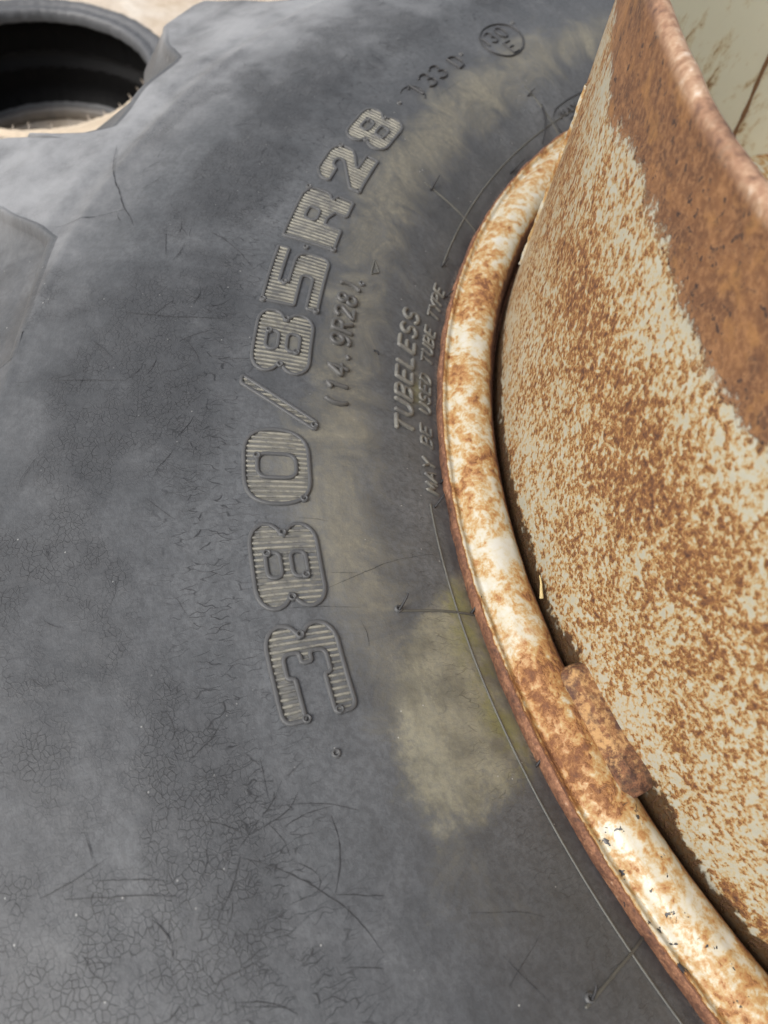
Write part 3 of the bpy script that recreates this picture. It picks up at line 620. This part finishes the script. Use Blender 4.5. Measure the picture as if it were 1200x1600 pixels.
# ------------------------------------------------------------------ the wheel rim
rim = bpy.data.objects.new('wheel_rim', None); COL.objects.link(rim); rim.location = (0, 0, Z0)
tag(rim, 'rusted cream steel wheel rim with a tall speckled drum inside the big tyre', 'wheel rim')
thr = np.concatenate([np.arange(-185, -65, .2), np.arange(-65, 175, 1.0)])
fl = smooth_prof([(.3868, -.020), (.3868, -.011), (.3866, -.003), (.3858, .0012), (.3838, .0020), (.3822, .0006), (.3808, .0006), (.3785, .0030), (.3745, .0052), (.3700, .0054), (.3645, .0034), (.3607, -.001), (.3594, -.0060), (.3588, -.0140), (.3575, -.0165), (.350, -.017)], 5)
def wob_f(t, r, z):
    e = sstep(.381, .3855, r); return e * .0005 * vnoise(t * .9 + 700, 11) , e * .0003 * vnoise(t * 1.3 + 700, 13) + (1 - e) * .0003 * vnoise2(t * .8 + 500, r * 300, 14)
me_f = lathe('rim_flange', fl, thr, wob_f, True); fo = link('rim_flange', me_f, M_FLG, rim)
co = np.empty(len(me_f.vertices) * 3, np.float32); me_f.vertices.foreach_get('co', co); co = co.reshape(-1, 3); rr = np.hypot(co[:, 0], co[:, 1]); tt = np.degrees(np.arctan2(co[:, 1], co[:, 0]))
setattr_(me_f, 'edge', np.clip(sstep(.3840, .3858, rr) + .75 * sstep(.3628, .3598, rr) + .20 * np.exp(-((tt + 95.5) / 5.0) ** 2), 0, 1.2))
setattr_(me_f, 'chips', sstep(-92.5, -89, tt) * (1 - sstep(-60, -50, tt)))

th_d = np.concatenate([np.arange(-185, -60, .25), np.arange(-60, 175, 1.0)])
dp = smooth_prof([(.3572, -.034), (.3568, -.012), (.3562, .003), (.3550, .03), (.3535, .065), (.3520, .10), (.3512, .14), (.3514, .160), (.3516, .1685), (.3509, .1712), (.3490, .1722), (.3468, .1714), (.3460, .1690), (.3456, .155)], 8)
def wob_d(t, r, z):
    k = sstep(.155, .169, z); return .0006 * vnoise2(t * .18 + 300, z * 25 + 50, 21) + k * .00015 * vnoise(t * 1.2 + 900, 22), k * (.0005 * vnoise(t * .35 + 900, 23) + .00018 * vnoise(t * 1.3 + 900, 24))
me_d = lathe('drum_wall', dp, th_d, wob_d, True); drum = link('drum_wall', me_d, M_DRM, rim)
co = np.empty(len(me_d.vertices) * 3, np.float32); me_d.vertices.foreach_get('co', co); co = co.reshape(-1, 3); tt = np.degrees(np.arctan2(co[:, 1], co[:, 0])); zz = co[:, 2]
zb = np.interp(tt, [-180, -125.6, -122.8, -120.2, -115.2, -113.2, -110.3, -107.3, -106.3, -102.1, -99.2, -98, -85], [.138, .1409, .1378, .1346, .1415, .1392, .1395, .1353, .1319, .1297, .1309, .1323, .131])
setattr_(me_d, 'collar', np.clip(.5 + (zz - zb) / .034, 0, 1)); setattr_(me_d, 'lip', sstep(.1668, .1705, zz))
spot = .524 + .018 * (zz / .1) + .012 * np.exp(-((zz - .05) / .03) ** 2) * np.exp(-((tt + 105) / 14) ** 2) - .05 * sstep(.10, .125, zz) + .03 * np.exp(-((zz - .09) / .02) ** 2)
spot -= .03 * np.exp(-((zz - .012) / .010) ** 2); spot += .16 * np.exp(-((tt + 84.4) / .9) ** 2 - ((zz - .006) / .004) ** 2) + .13 * np.exp(-((tt + 82.4) / .8) ** 2 - ((zz - .009) / .004) ** 2)
setattr_(me_d, 'spotty', spot)
setattr_(me_d, 'damp', np.clip(sstep(.009, -.006, zz) + .55 * np.exp(-((tt + 90.0) / 1.6) ** 2 - (zz / .016) ** 2) + .5 * np.exp(-((tt + 99.0) / 1.6) ** 2 - (zz / .014) ** 2), 0, 1))
ip = smooth_prof([(.3456, .1555), (.3455, .10), (.3455, .0), (.3455, -.0465)], 6)
link('drum_inner_wall', lathe('drum_inner_wall', ip, th_d, None, True), M_INN, rim)
lp = smooth_prof([(.3470, -.0438), (.335, -.0436), (.31, -.0438), (.285, -.0450), (.279, -.052), (.276, -.075)], 5)
me_l = lathe('inner_ledge', lp, np.arange(-180, 180, 1.0), None, True); lo = link('inner_ledge', me_l, M_FLG, rim)
setattr_(me_l, 'edge', np.zeros(len(me_l.vertices))); setattr_(me_l, 'chips', np.zeros(len(me_l.vertices)))
# weld seams: one on the outside near the far limb, one inside
def seam(name, ta, tb, z0, z1, r, w, h, mat, sgn=1):
    n_ = 40; V_ = []; F_ = []
    for i in range(n_ + 1):
        k = i / n_; z_ = z0 + (z1 - z0) * k; t_ = ta + (tb - ta) * k + .12 * math.sin(k * 23) ; ww = w * (1 + .3 * float(vnoise(np.array(k * 30), 31))); hh = h * (1 + .4 * float(vnoise(np.array(k * 40), 32)))
        rq = r + (.0 if sgn < 0 else float(np.interp(z_, dp[:80, 1], dp[:80, 0])) - r)
        for o_, q_ in ((-1, -.001), (-.6, .7), (0, 1), (.6, .7), (1, -.001)):
            a_ = math.radians(t_ + math.degrees(o_ * ww / 2 / r)); R_ = rq + sgn * (q_ * hh if q_ > 0 else -.0008); V_.append((R_ * math.cos(a_), R_ * math.sin(a_), z_))
    for i in range(n_):
        for j in range(4): F_.append((i * 5 + j, i * 5 + j + 1, i * 5 + j + 6, i * 5 + j + 5))
    return link(name, mesh_py(name, V_, F_), mat, rim)
seam('weld_seam', -181.0, -178.6, -.043, .15, .3455, .0045, .0016, M_WELD, -1)
seam('plate_seam', -135.4, -133.9, .004, .105, .3545, .0022, .0009, M_FLG)
# rusted block welded between flange and drum
nb_t, nb_r, nb_z = 60, 16, 0
tb_ = np.linspace(-98.35, -90.4, nb_t); sec = roundpoly([(.3545, -.012), (.3545, .0072, .0012), (.3618, .0078, .0012), (.3668, .0042, .001), (.3668, -.012)], .002, 5)
V_ = np.zeros((nb_t, len(sec), 3))
for i, t_ in enumerate(tb_):
    e = min(1, (i + .0) / 5, (nb_t - 1 - i) / 6); e = math.sin(e * math.pi / 2); c_ = np.array([.3605, -.004])
    s_ = c_ + (sec - c_) * (.72 + .28 * e) + np.stack([vnoise2(np.full(len(sec), i * .35), np.arange(len(sec)) * .5, 41), vnoise2(np.full(len(sec), i * .35), np.arange(len(sec)) * .5 + 90, 42)], 1) * .00009
    bulge = .0012 * math.exp(-((t_ + 91.6) / .9) ** 2); a_ = math.radians(t_)
    V_[i, :, 0] = (s_[:, 0] + bulge * .4) * math.cos(a_); V_[i, :, 1] = (s_[:, 0] + bulge * .4) * math.sin(a_); V_[i, :, 2] = s_[:, 1] + bulge * .6
me_b = mesh_grid('weld_block', V_, closed_v=True); bm = bmesh.new(); bm.from_mesh(me_b)
bmesh.ops.holes_fill(bm, edges=[e for e in bm.edges if e.is_boundary]); bm.to_mesh(me_b); bm.free()
link('weld_block', me_b, M_RST, rim)
cb = np.array([v.co[:] for v in me_b.vertices]); tb2 = np.degrees(np.arctan2(cb[:, 1], cb[:, 0])); setattr_(me_b, 'scale', np.clip(.85 * sstep(-95.0, -91.2, tb2) + .55 * sstep(-96.6, -98.3, tb2), 0, 1))
# dry straw husk caught between flange and drum
P = [(.3592, -103.1, .001), (.3590, -103.5, .003), (.3588, -103.9, .005), (.3590, -104.3, .0065)]
v, f = tube([(r_ * math.cos(D(t_)), r_ * math.sin(D(t_)), z_) for r_, t_, z_ in smooth_prof(P, 4)], .0009, .0002)
st = link('straw_husk', mesh_py('straw_husk', v, f), M_STRAW); st.location = (0, 0, Z0); tag(st, 'tiny pale straw husk stuck in the gap between rim and drum', 'straw')

# ------------------------------------------------------------------ small tyre behind
CX, CY, ZT = -.9563, -.3940, .361 - .222
Rh = .1254
sp = smooth_prof([(Rh + .024, ZT - .060), (Rh + .022, ZT - .036), (Rh + .012, ZT - .020), (Rh + .002, ZT - .0150), (Rh, ZT - .0125), (Rh - .0004, ZT - .006), (Rh + .0015, ZT - .001), (Rh + .006, ZT), (Rh + .0105, ZT - .0015), (Rh + .014, ZT - .002), (Rh + .020, ZT + .001), (Rh + .027, ZT + .0005), (Rh + .033, ZT - .006), (Rh + .037, ZT - .018), (Rh + .039, ZT - .035), (Rh + .040, ZT * .5)], 6)
up = sp; lowp = np.stack([sp[::-1, 0], ZT - sp[::-1, 1]], 1)[1:]
prof = np.vstack([up, lowp])
me_s = lathe('small_tyre', prof, np.arange(-180, 180, 1.5), lambda t, r, z: (.0008 * vnoise(t * .5 + 400, 61) , .0006 * vnoise(t * .8 + 400, 62)), True)
sm = link('small_tyre', me_s, M_ST); sm.location = (CX, CY, 0); tag(sm, 'small empty black tyre lying flat on the ground behind the big tyre', 'tyre')
co = np.empty(len(me_s.vertices) * 3, np.float32); me_s.vertices.foreach_get('co', co); co = co.reshape(-1, 3); rr = np.hypot(co[:, 0], co[:, 1]); zz = co[:, 2]
near = sstep(.02, .09, co[:, 0] * .95 + co[:, 1] * -.05 - .0)
du = near * sstep(ZT - .012, ZT - .002, zz) * 1.0 + .35 * sstep(.03, .0, zz) * sstep(Rh + .01, Rh, rr)
setattr_(me_s, 'dust', np.clip(du, 0, 1))
ki = np.arange(len(co)) % len(prof); setattr_(me_s, 'cavity_shade', ((ki < 16) | (ki > len(prof) - 14)).astype(float))
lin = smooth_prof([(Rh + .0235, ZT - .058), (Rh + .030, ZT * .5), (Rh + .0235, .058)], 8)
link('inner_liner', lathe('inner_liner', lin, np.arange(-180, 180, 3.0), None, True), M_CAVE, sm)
for t_ in np.arange(-50, 62, 9.0):
    a_ = D(t_ + random.uniform(-2, 2)); b0 = np.array([(Rh + .001) * math.cos(a_), (Rh + .001) * math.sin(a_), ZT - .002]); L = random.uniform(.004, .009)
    d_ = np.array([-math.cos(a_) * .6 + random.uniform(-.2, .2), -math.sin(a_) * .6, .75]); v, f = tube([b0 + d_ * L * k for k in np.linspace(0, 1, 4)], .0009, .0006, 6)
    link('vent_hair', mesh_py('vent_hair', v, f), M_PALE, sm)
